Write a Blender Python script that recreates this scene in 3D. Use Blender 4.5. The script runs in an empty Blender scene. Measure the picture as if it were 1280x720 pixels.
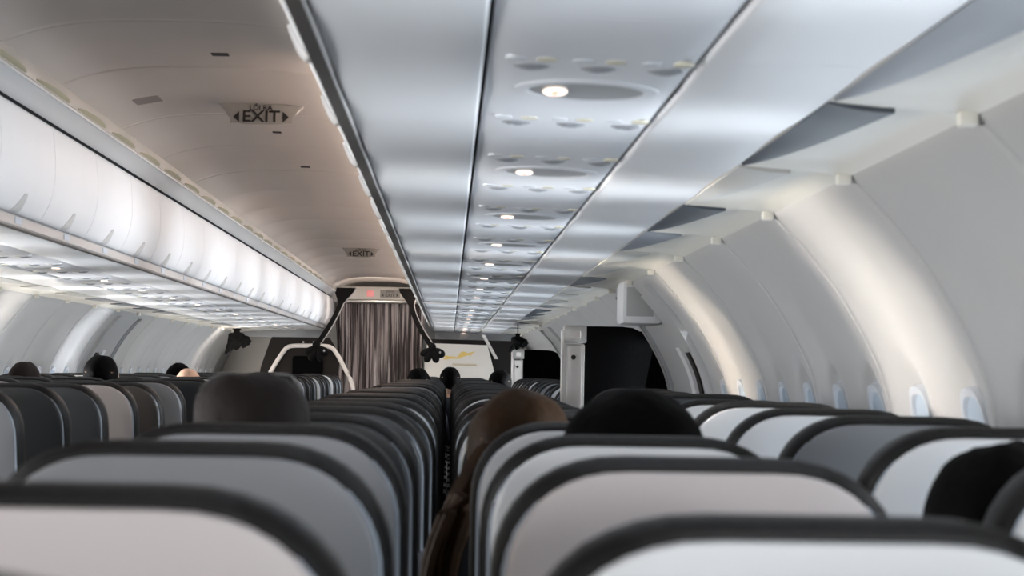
import bpy, bmesh, math, random
from mathutils import Vector, Matrix
random.seed(7)
S = bpy.context.scene
C = S.collection
PI = math.pi

# ------------------------------------------------------------------ camera
CX, CZ, FPX = 0.82, 1.25, 2860.0
ROLL = 0.015
cam_d = bpy.data.cameras.new('camera')
cam = bpy.data.objects.new('camera', cam_d); C.objects.link(cam)
cam_d.sensor_width = 36.0
cam_d.lens = FPX / 1280 * 36
cam_d.shift_x = (640 - 562) / 1280
cam_d.shift_y = (462 - 360) / 1280
cam_d.clip_start = 0.05; cam_d.clip_end = 100
r = Vector((math.cos(ROLL), 0, math.sin(ROLL))); u = Vector((-math.sin(ROLL), 0, math.cos(ROLL))); b = Vector((0, -1, 0))
M = Matrix((r, u, b)).transposed().to_4x4(); M.translation = (CX, 0, CZ)
cam.matrix_world = M
cam_d.dof.use_dof = True
cam_d.dof.focus_distance = 15.0
cam_d.dof.aperture_fstop = cam_d.lens / 8.0
S.camera = cam

# ------------------------------------------------------------------ world, exposure
S.view_settings.view_transform = 'Standard'
S.view_settings.look = 'None'
S.view_settings.gamma = 1.0
S.view_settings.use_curve_mapping = False
S.view_settings.exposure = 1.6
w = bpy.data.worlds.new('world'); S.world = w; w.use_nodes = True
w.node_tree.nodes['Background'].inputs[0].default_value = (0.55, 0.65, 0.8, 1)
w.node_tree.nodes['Background'].inputs[1].default_value = 0.05
PANE_RIGHT, PANE_LEFT = 7.5, 12.0         # daylight seen through the window panes
CABIN_LAMP = 7.0                           # dimmed lamp tube in the right ceiling cove
def added_daylight(nm, side, y, z, ty, tz, power, col, sy=0.22, sz=0.26, spread=20):
    # added area lamp by the windows, aimed across to brighten the far side
    d = bpy.data.lights.new(nm, 'AREA'); d.shape = 'RECTANGLE'; d.size = sy; d.size_y = sz; d.energy = power; d.color = col; d.spread = math.radians(spread)
    o = bpy.data.objects.new(nm, d); C.objects.link(o); o.location = (side * 1.80, y, z)
    v = Vector((-side * 1.85, ty, tz)) - o.location
    o.rotation_euler = v.to_track_quat('-Z', 'Z').to_euler()
added_daylight('added_sun_patch_left', -1, 5.15, 1.26, 5.30, 1.37, 1.1, (1.0, 0.93, 0.84))  # added narrow lamps that make the bright bands on the walls
added_daylight('added_sun_patch_left', -1, 8.6, 1.26, 8.75, 1.37, 1.1, (1.0, 0.88, 0.72), sy=0.3)
added_daylight('added_sun_patch_right', 1, 13.0, 1.26, 12.9, 1.36, 1.2, (1.0, 0.95, 0.9))
added_daylight('added_sun_patch_right', 1, 16.2, 1.26, 16.2, 1.36, 1.1, (0.85, 0.92, 1.0), sy=0.4)
# rows of added lamps standing in for window light, brightening the far side's bins
for i in range(15):
    y = 2.4 + 1.5 * i
    added_daylight('added_sky_fill_right', 1, y, 1.24, y, 1.95, 2.1, (0.86, 0.93, 1.0), sy=0.5, spread=75)
    added_daylight('added_sky_fill_left', -1, y, 1.24, y, 1.95, 2.4, (0.93, 0.96, 1.0), sy=0.5, spread=75)
for i in range(8):  # row of added lamps brightening the left wall
    added_daylight('added_low_fill_right', 1, 9.6 + 2.0 * i, 1.25, 9.6 + 2.0 * i, 1.42, 1.2, (0.88, 0.94, 1.0), sy=0.5, spread=50)
for sd, pw in ((1, 6.5), (-1, 5.5)):  # added lamps behind the camera, brightening the seat covers
    added_daylight('added_fill_behind_camera', sd, -1.3, 1.30, 0, 0, pw, (0.97, 0.98, 1.0), sy=0.7, spread=120)
    o = C.objects[-1]; o.rotation_euler = (Vector((0.5, 1.8, 1.0)) - o.location).to_track_quat('-Z', 'Z').to_euler()
def added_front_lamp(x, y, z, tx, ty, tz, power, size):  # added lamps at the front, brightening bulkhead, left wall and curtain
    d = bpy.data.lights.new('added_front_lamp', 'AREA'); d.size = size; d.energy = power; d.color = (1.0, 0.90, 0.82)
    o = bpy.data.objects.new('added_front_lamp', d); C.objects.link(o); o.location = (x, y, z)
    o.rotation_euler = (Vector((tx, ty, tz)) - o.location).to_track_quat('-Z', 'Z').to_euler()
added_front_lamp(1.05, 24.6, 1.66, 1.0, 26.2, 1.30, 2.0, 0.25)
added_front_lamp(-1.30, 24.2, 1.64, -1.85, 24.8, 1.2, 2.2, 0.25)
added_front_lamp(0.0, 25.2, 2.14, 0.0, 26.8, 1.3, 1.8, 0.3)

# ------------------------------------------------------------------ materials
def mat(name, col, rough=0.5, spec=0.5, metal=0.0, noise=0.0, nscale=30, bump=0.0, bscale=200, emit=None, estr=0.0, coat=0.0):
    m = bpy.data.materials.new(name); m.use_nodes = True
    nt = m.node_tree; p = nt.nodes['Principled BSDF']
    p.inputs['Base Color'].default_value = (*col, 1)
    p.inputs['Roughness'].default_value = rough
    p.inputs['Metallic'].default_value = metal
    p.inputs['Specular IOR Level'].default_value = spec
    p.inputs['Coat Weight'].default_value = coat
    if noise or bump:
        tc = nt.nodes.new('ShaderNodeTexCoord')
    if noise:
        n = nt.nodes.new('ShaderNodeTexNoise'); n.inputs['Scale'].default_value = nscale
        nt.links.new(tc.outputs['Object'], n.inputs['Vector'])
        mx = nt.nodes.new('ShaderNodeMix'); mx.data_type = 'RGBA'
        mx.inputs['A'].default_value = (*[c * (1 - noise) for c in col], 1)
        mx.inputs['B'].default_value = (*[min(1, c * (1 + noise)) for c in col], 1)
        nt.links.new(n.outputs['Fac'], mx.inputs['Factor'])
        nt.links.new(mx.outputs['Result'], p.inputs['Base Color'])
    if bump:
        n2 = nt.nodes.new('ShaderNodeTexNoise'); n2.inputs['Scale'].default_value = bscale
        nt.links.new(tc.outputs['Object'], n2.inputs['Vector'])
        bp = nt.nodes.new('ShaderNodeBump'); bp.inputs['Strength'].default_value = bump; bp.inputs['Distance'].default_value = 0.004
        nt.links.new(n2.outputs['Fac'], bp.inputs['Height'])
        nt.links.new(bp.outputs['Normal'], p.inputs['Normal'])
    if emit:
        p.inputs['Emission Color'].default_value = (*emit, 1)
        p.inputs['Emission Strength'].default_value = estr
    return m

WALL = mat('sidewall_plastic', (0.40, 0.395, 0.388), 0.5, noise=0.03, nscale=3)
CEIL = mat('ceiling_plastic', (0.72, 0.645, 0.59), 0.5, noise=0.03, nscale=3)
VAL = mat('valance_plastic', (0.72, 0.72, 0.72), 0.4)
BIN = mat('bin_door_plastic', (0.72, 0.72, 0.73), 0.6, noise=0.02, nscale=5)
UNDER = mat('bin_underside_plastic', (0.77, 0.78, 0.80), 0.32, noise=0.02, nscale=4)
PSU = mat('service_panel_plastic', (0.66, 0.67, 0.70), 0.42)
PSUD = mat('service_panel_grey', (0.30, 0.31, 0.32), 0.4)
NOZ = mat('nozzle_grey', (0.27, 0.28, 0.30), 0.4)
LENS = mat('lamp_lens_clear', (0.85, 0.88, 0.92), 0.15)
LENSY = mat('lamp_lens_yellowed', (0.80, 0.76, 0.60), 0.2)
LIT = mat('lit_sign', (1, 0.9, 0.8), 0.3, emit=(1.0, 0.83, 0.70), estr=0.6)
LITC = mat('lit_sign_core', (1, 0.5, 0.4), 0.3, emit=(1.0, 0.42, 0.28), estr=0.3)
RAIL = mat('bin_rail_grey', (0.36, 0.35, 0.345), 0.4)
RAIL_SHADE = mat('rail_shade_dark', (0.06, 0.053, 0.048), 0.5)  # shade of the rail's underside put into a dark colour
LATCH = mat('latch_grey', (0.52, 0.51, 0.50), 0.4)
DARK = mat('dark_gap', (0.012, 0.012, 0.013), 0.8)
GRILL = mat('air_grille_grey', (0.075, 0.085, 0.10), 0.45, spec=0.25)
GRILLM = mat('air_grille_mid_reflection', (0.22, 0.235, 0.26), 0.4, spec=0.3)
GRILLP = mat('air_grille_pale_reflection', (0.50, 0.49, 0.46), 0.4, spec=0.3)  # mid and pale copies carry reflected light in their colour
COVE = mat('cove_beige', (0.70, 0.67, 0.60), 0.38)
YEL = mat('aged_yellow_plastic', (0.50, 0.46, 0.32), 0.5)
SIGN = mat('sign_grey', (0.36, 0.34, 0.31), 0.4)
INK = mat('sign_ink', (0.02, 0.015, 0.015), 0.6)
LEATHER = mat('dark_leather', (0.0062, 0.0054, 0.0053), 0.5, spec=0.25, bump=0.25, bscale=120)
SEATM = mat('seat_metal', (0.35, 0.35, 0.36), 0.4, metal=0.8)
P_PINK = mat('cover_warm_white', (0.53, 0.48, 0.47), 0.55, noise=0.03, nscale=8)
P_PALE = mat('cover_pale_grey', (0.67, 0.675, 0.685), 0.5, noise=0.03, nscale=8)
P_MID = mat('cover_mid_grey', (0.22, 0.225, 0.24), 0.5, noise=0.03, nscale=8)
P_DARK = mat('cover_dark_grey', (0.032, 0.035, 0.039), 0.45, noise=0.05, nscale=8)
P_BROWN = mat('cover_brown_grey', (0.042, 0.036, 0.032), 0.45, noise=0.05, nscale=8)
P_RED = mat('cover_dull_red', (0.20, 0.075, 0.065), 0.5, noise=0.05, nscale=8)
EDGE = mat('cover_edge_trim', (0.40, 0.45, 0.52), 0.35)
BLACKP = mat('black_partition_fabric', (0.0022, 0.0022, 0.0024), 0.9, spec=0.05, bump=0.2, bscale=80)
METAL = mat('brushed_metal', (0.62, 0.60, 0.57), 0.35, metal=0.6)
PART = mat('pale_bulkhead', (0.80, 0.76, 0.70), 0.45)
GREY = mat('divider_grey', (0.42, 0.43, 0.45), 0.45)
FRAME = mat('arch_frame_white', (0.85, 0.80, 0.76), 0.3)
DBROWN = mat('dark_brown_panel', (0.013, 0.010, 0.009), 0.6, spec=0.25)
GOLD = mat('gold_print', (0.85, 0.62, 0.18), 0.5)
GOLDP = mat('pale_gold_print', (0.72, 0.60, 0.40), 0.5)
STRAP = mat('dark_strap_fabric', (0.006, 0.0058, 0.006), 0.9, spec=0.15)
STRAPE = mat('strap_light_edge', (0.35, 0.35, 0.36), 0.7)
CARPET = mat('dark_carpet', (0.025, 0.027, 0.035), 0.95, noise=0.3, nscale=200)
SHADE = mat('window_shade', (0.30, 0.36, 0.43), 0.6)
WFRAME = mat('window_frame_plastic', (0.42, 0.44, 0.47), 0.55)
PANE_R = mat('window_pane_daylight', (0.8, 0.9, 1), 0.3, emit=(0.80, 0.90, 1.0), estr=PANE_RIGHT)
PANE_L = mat('window_pane_daylight_left', (0.8, 0.9, 1), 0.3, emit=(1.0, 0.95, 0.88), estr=PANE_LEFT)
SKIN = mat('skin', (0.52, 0.32, 0.22), 0.5)
SHIRT = mat('dark_shirt', (0.04, 0.045, 0.06), 0.8)
HAIRB = mat('black_hair', (0.0018, 0.0015, 0.0015), 0.7, spec=0.04, bump=0.6, bscale=60)
HAIRD = mat('dark_brown_hair', (0.017, 0.0125, 0.012), 0.65, spec=0.1, bump=0.6, bscale=60)
HAIRN = mat('chestnut_hair', (0.020, 0.0092, 0.0034), 0.6, spec=0.08, noise=0.5, nscale=25, bump=0.6, bscale=60)
PINKL = mat('pink_lit_sign', (0.9, 0.4, 0.4), 0.4, emit=(1.0, 0.25, 0.25), estr=0.12)
LABEL = mat('placard_bluegrey', (0.42, 0.46, 0.52), 0.5)
GLASSES = mat('glasses_plastic', (0.10, 0.095, 0.09), 0.3)
CANVAS = mat('placard_grey', (0.34, 0.30, 0.28), 0.6)

def curtain_mat():
    m = bpy.data.materials.new('curtain_fabric'); m.use_nodes = True
    nt = m.node_tree; p = nt.nodes['Principled BSDF']; p.inputs['Roughness'].default_value = 0.8
    tc = nt.nodes.new('ShaderNodeTexCoord'); mp = nt.nodes.new('ShaderNodeMapping')
    mp.inputs['Scale'].default_value = (22, 22, 1.1)
    n = nt.nodes.new('ShaderNodeTexNoise'); n.inputs['Scale'].default_value = 1.0; n.inputs['Detail'].default_value = 4
    cr = nt.nodes.new('ShaderNodeValToRGB')
    cr.color_ramp.elements[0].position = 0.44; cr.color_ramp.elements[0].color = (0.085, 0.070, 0.07, 1)
    cr.color_ramp.elements[1].position = 0.58; cr.color_ramp.elements[1].color = (0.62, 0.56, 0.55, 1)
    nt.links.new(tc.outputs['Object'], mp.inputs['Vector']); nt.links.new(mp.outputs['Vector'], n.inputs['Vector'])
    nt.links.new(n.outputs['Fac'], cr.inputs['Fac']); nt.links.new(cr.outputs['Color'], p.inputs['Base Color'])
    return m
CURT = curtain_mat()

# ------------------------------------------------------------------ mesh helpers
class MB:
    def __init__(s): s.v = []; s.f = []; s.m = []
    def add(s, vs, fs, mi=0):
        o = len(s.v); s.v += [tuple(v) for v in vs]
        for f in fs: s.f.append(tuple(i + o for i in f)); s.m.append(mi)
        return s
    def grid(s, rows, mi=0, closed=False, flip=False):
        n = len(rows[0]); vs = [p for rw in rows for p in rw]; fs = []
        for i in range(len(rows) - 1):
            for j in range(n if closed else n - 1):
                k = (j + 1) % n
                q = (i * n + j, i * n + k, (i + 1) * n + k, (i + 1) * n + j)
                fs.append(q[::-1] if flip else q)
        return s.add(vs, fs, mi)
    def box(s, x0, x1, y0, y1, z0, z1, mi=0, bev=0.0):
        if bev <= 0:
            vs = [(x, y, z) for z in (z0, z1) for y in (y0, y1) for x in (x0, x1)]
            return s.add(vs, [(0, 2, 3, 1), (4, 5, 7, 6), (0, 1, 5, 4), (2, 6, 7, 3), (0, 4, 6, 2), (1, 3, 7, 5)], mi)
        bm = bmesh.new(); bmesh.ops.create_cube(bm, size=1)
        for v in bm.verts: v.co = Vector((x0 + (v.co.x + .5) * (x1 - x0), y0 + (v.co.y + .5) * (y1 - y0), z0 + (v.co.z + .5) * (z1 - z0)))
        bmesh.ops.bevel(bm, geom=bm.edges[:], offset=bev, segments=2, affect='EDGES', profile=0.6)
        bm.verts.ensure_lookup_table(); bm.verts.index_update()
        s.add([v.co[:] for v in bm.verts], [[v.index for v in f.verts] for f in bm.faces], mi); bm.free(); return s
    def extrude_xz(s, pts, y0, y1, mi=0):          # closed polygon in x-z pushed along y
        n = len(pts)
        vs = [(x, y0, z) for x, z in pts] + [(x, y1, z) for x, z in pts]
        fs = [(i, (i + 1) % n, n + (i + 1) % n, n + i) for i in range(n)] + [tuple(range(n))[::-1], tuple(range(n, 2 * n))]
        return s.add(vs, fs, mi)
    def tube(s, pts, rad, n=10, mi=0, caps=True):
        pts = [Vector(p) for p in pts]; R = rad if isinstance(rad, (list, tuple)) else [rad] * len(pts)
        rows = []
        for i, p in enumerate(pts):
            t = (pts[min(i + 1, len(pts) - 1)] - pts[max(i - 1, 0)]).normalized()
            a = t.cross(Vector((0, 0, 1)) if abs(t.z) < 0.9 else Vector((0, 1, 0))).normalized(); c = t.cross(a)
            rows.append([p + (a * math.cos(2 * PI * j / n) + c * math.sin(2 * PI * j / n)) * R[i] for j in range(n)])
        o = len(s.v); s.grid(rows, mi, closed=True)
        if caps:
            s.f += [tuple(o + j for j in range(n)), tuple(o + (len(rows) - 1) * n + j for j in range(n))[::-1]]; s.m += [mi, mi]
        return s
    def ellipsoid(s, c, r3, nu=16, nv=10, mi=0, fn=None, v0=0.0, v1=1.0):
        rows = []
        for i in range(nv + 1):
            ph = PI * (v0 + (v1 - v0) * i / nv)
            rw = []
            for j in range(nu):
                th = 2 * PI * j / nu
                d = Vector((math.sin(ph) * math.cos(th), math.sin(ph) * math.sin(th), math.cos(ph)))
                k = fn(d) if fn else 1
                rw.append((c[0] + d.x * r3[0] * k, c[1] + d.y * r3[1] * k, c[2] + d.z * r3[2] * k))
            rows.append(rw)
        return s.grid(rows, mi, closed=True)
    def build(s, name, mats, parent=None, smooth=True, angle=40):
        me = bpy.data.meshes.new(name); me.from_pydata(s.v, [], s.f)
        for mm in (mats if isinstance(mats, (list, tuple)) else [mats]): me.materials.append(mm)
        me.polygons.foreach_set('material_index', s.m)
        bm = bmesh.new(); bm.from_mesh(me)
        bmesh.ops.remove_doubles(bm, verts=bm.verts, dist=1e-5)
        bmesh.ops.recalc_face_normals(bm, faces=bm.faces)
        if smooth:
            for f in bm.faces: f.smooth = True
            for e in bm.edges:
                if len(e.link_faces) == 2 and e.calc_face_angle(0) > math.radians(angle): e.smooth = False
        bm.to_mesh(me); bm.free(); me.update()
        o = bpy.data.objects.new(name, me); C.objects.link(o)
        if parent: o.parent = parent
        return o

def tag(o, label=None, cat=None, group=None, kind=None):
    if label: o['label'] = label
    if cat: o['category'] = cat
    if group: o['group'] = group
    if kind: o['kind'] = kind
    return o
def thing(name, loc, label, cat, group=None, rz=0):
    o = bpy.data.objects.new(name, None); C.objects.link(o); o.location = loc; o.rotation_euler = (0, 0, rz)
    o.empty_display_size = 0.1
    return tag(o, label, cat, group)
KIDS = {}
def copy_tree(root, loc, label, group=None, swaps=None):
    if root.name not in KIDS:
        k = {}
        for o in C.objects:
            if o.parent: k.setdefault(o.parent.name, []).append(o)
        KIDS[root.name] = k
    k = KIDS[root.name]
    def rec(o, par):
        c = o.copy(); C.objects.link(c)
        if par: c.parent = par
        for ch in k.get(o.name, []): rec(ch, c)
        return c
    c = rec(root, None); c.location = loc; c['label'] = label
    if group: c['group'] = group
    return c
def struct(o): o['kind'] = 'structure'; return o
ORD = ('first second third fourth fifth sixth seventh eighth ninth tenth eleventh twelfth thirteenth fourteenth fifteenth sixteenth seventeenth '
       'eighteenth nineteenth twentieth twenty-first twenty-second twenty-third twenty-fourth twenty-fifth twenty-sixth twenty-seventh twenty-eighth '
       'twenty-ninth thirtieth thirty-first thirty-second thirty-third thirty-fourth thirty-fifth thirty-sixth').split()

# ------------------------------------------------------------------ cabin shell
Y0, Y1 = -2.6, 27.6
PROF = [(1.62, 1.655), (1.634, 1.632), (1.69, 1.575), (1.775, 1.475), (1.846, 1.361), (1.90, 1.25), (1.93, 1.13), (1.94, 1.0),
        (1.935, 0.8), (1.90, 0.5), (1.84, 0.2), (1.80, 0.0)]
def catmull(pts, n):
    out = []
    for i in range(len(pts) - 1):
        p0, p1, p2, p3 = pts[max(i - 1, 0)], pts[i], pts[i + 1], pts[min(i + 2, len(pts) - 1)]
        for k in range(n):
            t = k / n
            out.append(tuple(0.5 * (2 * p1[a] + (p2[a] - p0[a]) * t + (2 * p0[a] - 5 * p1[a] + 4 * p2[a] - p3[a]) * t * t + (3 * p1[a] - p0[a] - 3 * p2[a] + p3[a]) * t ** 3) for a in range(2)))
    out.append(tuple(pts[-1])); return out
PF = catmull(PROF, 5)
SEAM0, BAY = 3.5, 1.1
WZ, WHX, WHZ = 1.045, 0.105, 0.165          # window centre height, half sizes
DOORS_R = [(9.55, 11.25), (19.0, 20.6)]
DOORS_L = [(9.55, 11.25), (17.0, 18.2)]
def inside(y, rng, pad=0.0): return any(a - pad < y < c + pad for a, c in rng)
def windows(doors):
    out = []
    k = -5
    while True:
        s = SEAM0 + BAY * k
        if s > Y1 - 1.2: break
        for o in (0.275, 0.825):
            if s + o > Y0 + 0.3 and not inside(s + o, doors, 0.22): out.append(s + o)
        k += 1
    return out
def smooth(t): t = max(0.0, min(1.0, t)); return t * t * (3 - 2 * t)
def wall_x(z):
    for i in range(len(PF) - 1):
        if PF[i][1] >= z >= PF[i + 1][1]:
            t = (PF[i][1] - z) / max(1e-6, PF[i][1] - PF[i + 1][1]); return PF[i][0] + t * (PF[i + 1][0] - PF[i][0])
    return PF[-1][0]
def dent(y, z, doors):
    d = 0.0
    f = ((y - SEAM0) / BAY) % 1.0
    if inside(y, doors, 0.05): return 0.0
    e = min(f, 1 - f) * BAY                                  # distance to seam
    amp = smooth((1.62 - z) / 0.2)
    d += 0.016 * amp * (0.5 - 0.5 * math.cos(4 * PI * f))    # two shallow dishes per panel
    d -= 0.004 * amp * (1 - smooth(e / 0.05))                # raised lip at the seam
    if e < 0.0035: d += 0.006
    h = ((f * 2) % 1.0 - 0.5) * BAY / 2
    q = math.hypot(h / 0.20, (z - WZ) / 0.27)
    d += 0.030 * (1 - smooth((q - 0.62) / 0.38))             # the dish around each window
    return d
def ylist(doors):
    ys = set(); y = Y0
    while y < Y1: ys.add(round(y, 4)); y += 0.05
    ys.add(Y1); k = -6
    while SEAM0 + BAY * k < Y1:
        s = SEAM0 + BAY * k
        if s > Y0 + .1:
            for o in (-0.006, -0.003, 0.003, 0.006): ys.add(round(s + o, 4))
        k += 1
    return sorted(ys)
def wall(side, name, doors):
    rows = []
    for y in ylist(doors):
        rw = []
        for i, (x, z) in enumerate(PF):
            d = dent(y, z, doors)
            rw.append((side * (x + d * 0.9), y, z + d * 0.15 * (1 if z < 1.5 else 0)))
        rows.append(rw)
    o = MB().grid(rows).build(name, WALL, angle=75); return struct(o)
wall(1, 'wall_right', DOORS_R); wall(-1, 'wall_left', DOORS_L)
struct(MB().box(-1.95, 1.95, Y0 - .05, Y1 + .05, -0.06, 0.0).build('floor', CARPET, smooth=False))
struct(MB().box(-2.0, 2.0, Y1, Y1 + .05, 0.0, 2.4).build('wall_front', PART, smooth=False))
struct(MB().box(-2.0, 2.0, Y0 - .05, Y0, 0.0, 2.4).build('wall_back', PART, smooth=False))

# ceiling panels over the aisle, seams across
SEAMS = [Y0, -0.2, 1.0, 2.2, 3.4, 4.6, 5.6, 6.57, 7.55, 8.97, 10.2, 11.5, 12.8, 14.0, 15.2, 16.4, 17.6, 18.8, 20.0, 21.2, 22.4, 23.6, 24.8, 26.0, Y1]
rows = []
def ceil_z(x, y):
    t = abs(x) / 0.476
    z = 2.172 + 0.066 * (1 - t ** 3.2)
    for a, c in zip(SEAMS[:-1], SEAMS[1:]):
        if a <= y <= c:
            q = (y - a) / (c - a)
            dome = 0.006 if y < 12.8 else (0.05 if y < 15.2 else 0.022)
            z += dome * math.sin(PI * min(1, max(0, q))) ** 0.8 * (1 - t ** 4)
            e = min(y - a, c - y)
            if e < 0.004: z += 0.008
            break
    return z
ys = set(); y = Y0
while y < Y1: ys.add(round(y, 3)); y += 0.06
for s in SEAMS:
    for o in (-0.007, -0.0035, 0.0035, 0.007): ys.add(min(Y1, max(Y0, round(s + o, 4))))
for y in sorted(ys): rows.append([(-0.476 + 0.952 * i / 28, y, ceil_z(-0.476 + 0.952 * i / 28, y)) for i in range(29)])
struct(MB().grid(rows).build('ceiling', CEIL, angle=70))

# valances between ceiling and bins, and the shell above them
for sd, nm in ((1, 'trim_1'), (-1, 'trim_2')):
    pr = [(0.485, 2.118), (0.494, 2.121), (0.545, 2.094), (0.574, 2.086), (0.580, 2.092), (0.575, 2.10), (0.548, 2.106), (0.50, 2.131), (0.487, 2.128)]
    struct(MB().extrude_xz([(sd * x, z) for x, z in pr], Y0, Y1).build(nm, VAL))

# lamp troughs between valance and ceiling; the tube on the right is lit
TUBE = mat('lamp_tube', (1, .9, .8), 0.4, emit=(1.0, 0.80, 0.68), estr=CABIN_LAMP)
for sd, nm in ((1, 'trim_7'), (-1, 'trim_8')):
    struct(MB().extrude_xz([(sd * x, z) for x, z in [(0.500, 2.128), (0.486, 2.130), (0.4755, 2.174), (0.480, 2.19), (0.51, 2.15)]], Y0, Y1).build(nm, SIGN))
MBT = MB()
MBT.tube([(0.468, 7.2 + 19 * i / 40, 2.140) for i in range(41)], 0.008, 8)
struct(MBT.build('trim_9', TUBE))

# ------------------------------------------------------------------ windows
def make_windows(side, doors, pane, n0):
    n = n0
    for i, y in enumerate(windows(doors)):
        if n - n0 >= 0:
            wx = wall_x(WZ) + 0.027 - 0.006
            f = MB()
            N = 28
            def sup(a, rx, rz): 
                ca, sa = math.cos(a), math.sin(a)
                return (math.copysign(abs(ca) ** 0.62, ca) * rx, math.copysign(abs(sa) ** 0.62, sa) * rz)
            def wpt(py, pz, dx):
                z = WZ + pz
                return (side * (wall_x(z) + 0.024 + dx), y + py, z)
            rings = []
            for rr, dx in ((1.14, 0.004), (1.10, -0.012), (1.0, -0.010), (0.97, 0.004)):
                rings.append([wpt(*sup(2 * PI * j / N, WHX * rr, WHZ * rr), dx) for j in range(N)])
            f.grid(rings, closed=True)
            root = struct(f.build('window_%d' % n, WFRAME))
            opn = 0.62
            zs = -WHZ + 2 * WHZ * opn
            def fill(z0, z1, dx, m, nm):
                mb = MB(); rws = []
                for k in range(9):
                    pz = z0 + (z1 - z0) * k / 8
                    t = min(1, abs(pz) / (WHZ * 0.99)); hx = WHX * 0.985 * (1 - t ** 3.2) ** (1 / 3.2)
                    rws.append([wpt(hx * (j / 4 - 1), pz, dx) for j in range(9)])
                mb.grid(rws); return mb.build(nm, m, root)
            fill(-WHZ * 0.985, zs, 0.003, pane, 'pane')
            fill(zs - 0.006, WHZ * 0.985, -0.002, SHADE, 'shade')
        n += 1
    return n
nw = make_windows(1, DOORS_R, PANE_R, 1)
make_windows(-1, DOORS_L, PANE_L, nw)

# ------------------------------------------------------------------ overhead bins
BP = 0.95
def under_z(x): return 1.69 - 0.03 * (abs(x) - 0.868)
def make_bin(side):
    root = thing('overhead_bin', (0, 0, 0), '', 'overhead bin', 'overhead bins above the right seats' if side > 0 else 'overhead bins above the left seats')
    L = BP
    X = lambda p: [(side * x, z) for x, z in p]
    g = 0.002
    body = [(0.645, 1.725), (0.60, 1.765), (0.585, 1.90), (0.59, 2.05), (0.60, 2.12), (1.0, 2.2), (1.55, 2.05), (1.60, 1.76), (1.38, 1.725)]
    MB().extrude_xz(X(body), 0, L).build('body', DARK, root, smooth=False)
    outer = catmull([(0.596, 1.738), (0.582, 1.752), (0.558, 1.80), (0.544, 1.86), (0.540, 1.92), (0.544, 1.99), (0.552, 2.050), (0.566, 2.068)], 4)
    inner = [(x + 0.02, z) for x, z in outer]
    inner[0] = (outer[0][0] + 0.013, outer[0][1] - 0.002)
    door = MB().extrude_xz(X(outer + inner[::-1]), g, L - g).build('door', BIN, root, angle=50)
    # fin-shaped finger latch at the lower edge of the door
    def xo(z):
        for p, q in zip(outer[:-1], outer[1:]):
            if p[1] <= z <= q[1]: return p[0] + (q[0] - p[0]) * (z - p[1]) / max(1e-6, q[1] - p[1])
        return outer[0][0]
    mb = MB(); rws = []
    for i in range(11):
        a = i / 10; zc = 1.7385 + 0.060 * a
        ya, yb = -0.060 + 0.082 * a ** 0.8, 0.040 + 0.002 * a
        if a > 0.85: yb -= 0.012 * ((a - .85) / .15) ** 2
        rw = []
        for j in range(9):
            q = j / 8; yy = L / 2 + ya + (yb - ya) * q
            rw.append((side * (xo(zc) - 0.002 - 0.011 * smooth(q * 1.1) * (1 - 0.5 * a)), yy, zc))
        rw += [(side * (xo(zc) + 0.006), L / 2 + yb, zc), (side * (xo(zc) + 0.006), L / 2 + ya, zc)]
        rws.append(rw)
    mb.grid(rws, closed=True); mb.f += [tuple(range(11)), tuple(range(110, 121))[::-1]]; mb.m += [0, 0]
    mb.build('latch', LATCH, door, angle=35)
    rail = [(0.612, 1.737), (0.610, 1.702), (0.616, 1.6955), (0.632, 1.694), (0.637, 1.70), (0.637, 1.737)]
    rl = MB().extrude_xz(X(rail), 0, L).build('rail', RAIL, root)
    MB().extrude_xz(X([(0.613, 1.6965), (0.613, 1.6925), (0.634, 1.6925), (0.634, 1.6965)]), 0, L).build('rail_shade_strip', RAIL_SHADE, root, smooth=False)  # thin dark strip painting the shade under the rail
    MB().extrude_xz(X([(0.6105, 1.708), (0.6085, 1.708), (0.6085, 1.730), (0.6105, 1.730)]), 0.60, 0.72).build('row_placard', LABEL, rl, smooth=False)
    def sheet(x0, x1, nm):
        pr = []
        for i in range(9):
            t = (0, .012, .03, .25, .5, .75, .97, .988, 1)[i]; x = x0 + (x1 - x0) * t; e = min(t, 1 - t) * (x1 - x0)
            pr.append((x, under_z(x) + (0.0008 if x > 1.35 else 0.005) * (1 - smooth(e / 0.004))))
        top = [(x1, 1.715), (x0, 1.715)]
        mb = MB(); rws = []
        for k in range(13):
            yy = 0.0012 + (L - 0.0024) * k / 12
            wv = 0.0016 * math.cos(2 * PI * k / 12)
            rws.append([(side * x, yy, z + (wv if 0 < q < 8 else 0)) for q, (x, z) in enumerate(pr)] + [(side * x, yy, z) for x, z in top])
        mb.grid(rws, closed=True)
        n = len(pr) + 2
        mb.f += [tuple(range(n)), tuple(range(12 * n, 13 * n))[::-1]]; mb.m += [0, 0]
        return mb.build(nm, UNDER, root, angle=50)
    sheet(0.638, 0.862, 'underside'); sheet(1.170, 1.400, 'outboard_panel')
    return root
def place_bins(side, y0, n, word):
    proto = make_bin(side)
    proto.location = (0, y0, 0)
    for i in range(n):
        lab = 'pale grey overhead bin above the %s seats, %s from the camera along its row' % (word, ORD[i])
        if i == 0: proto['label'] = lab
        else: copy_tree(proto, (0, y0 + BP * i, 0), lab)
place_bins(1, 2.21 - 0.0, 26, 'right')
place_bins(-1, 5.94, 22, 'left')
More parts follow.
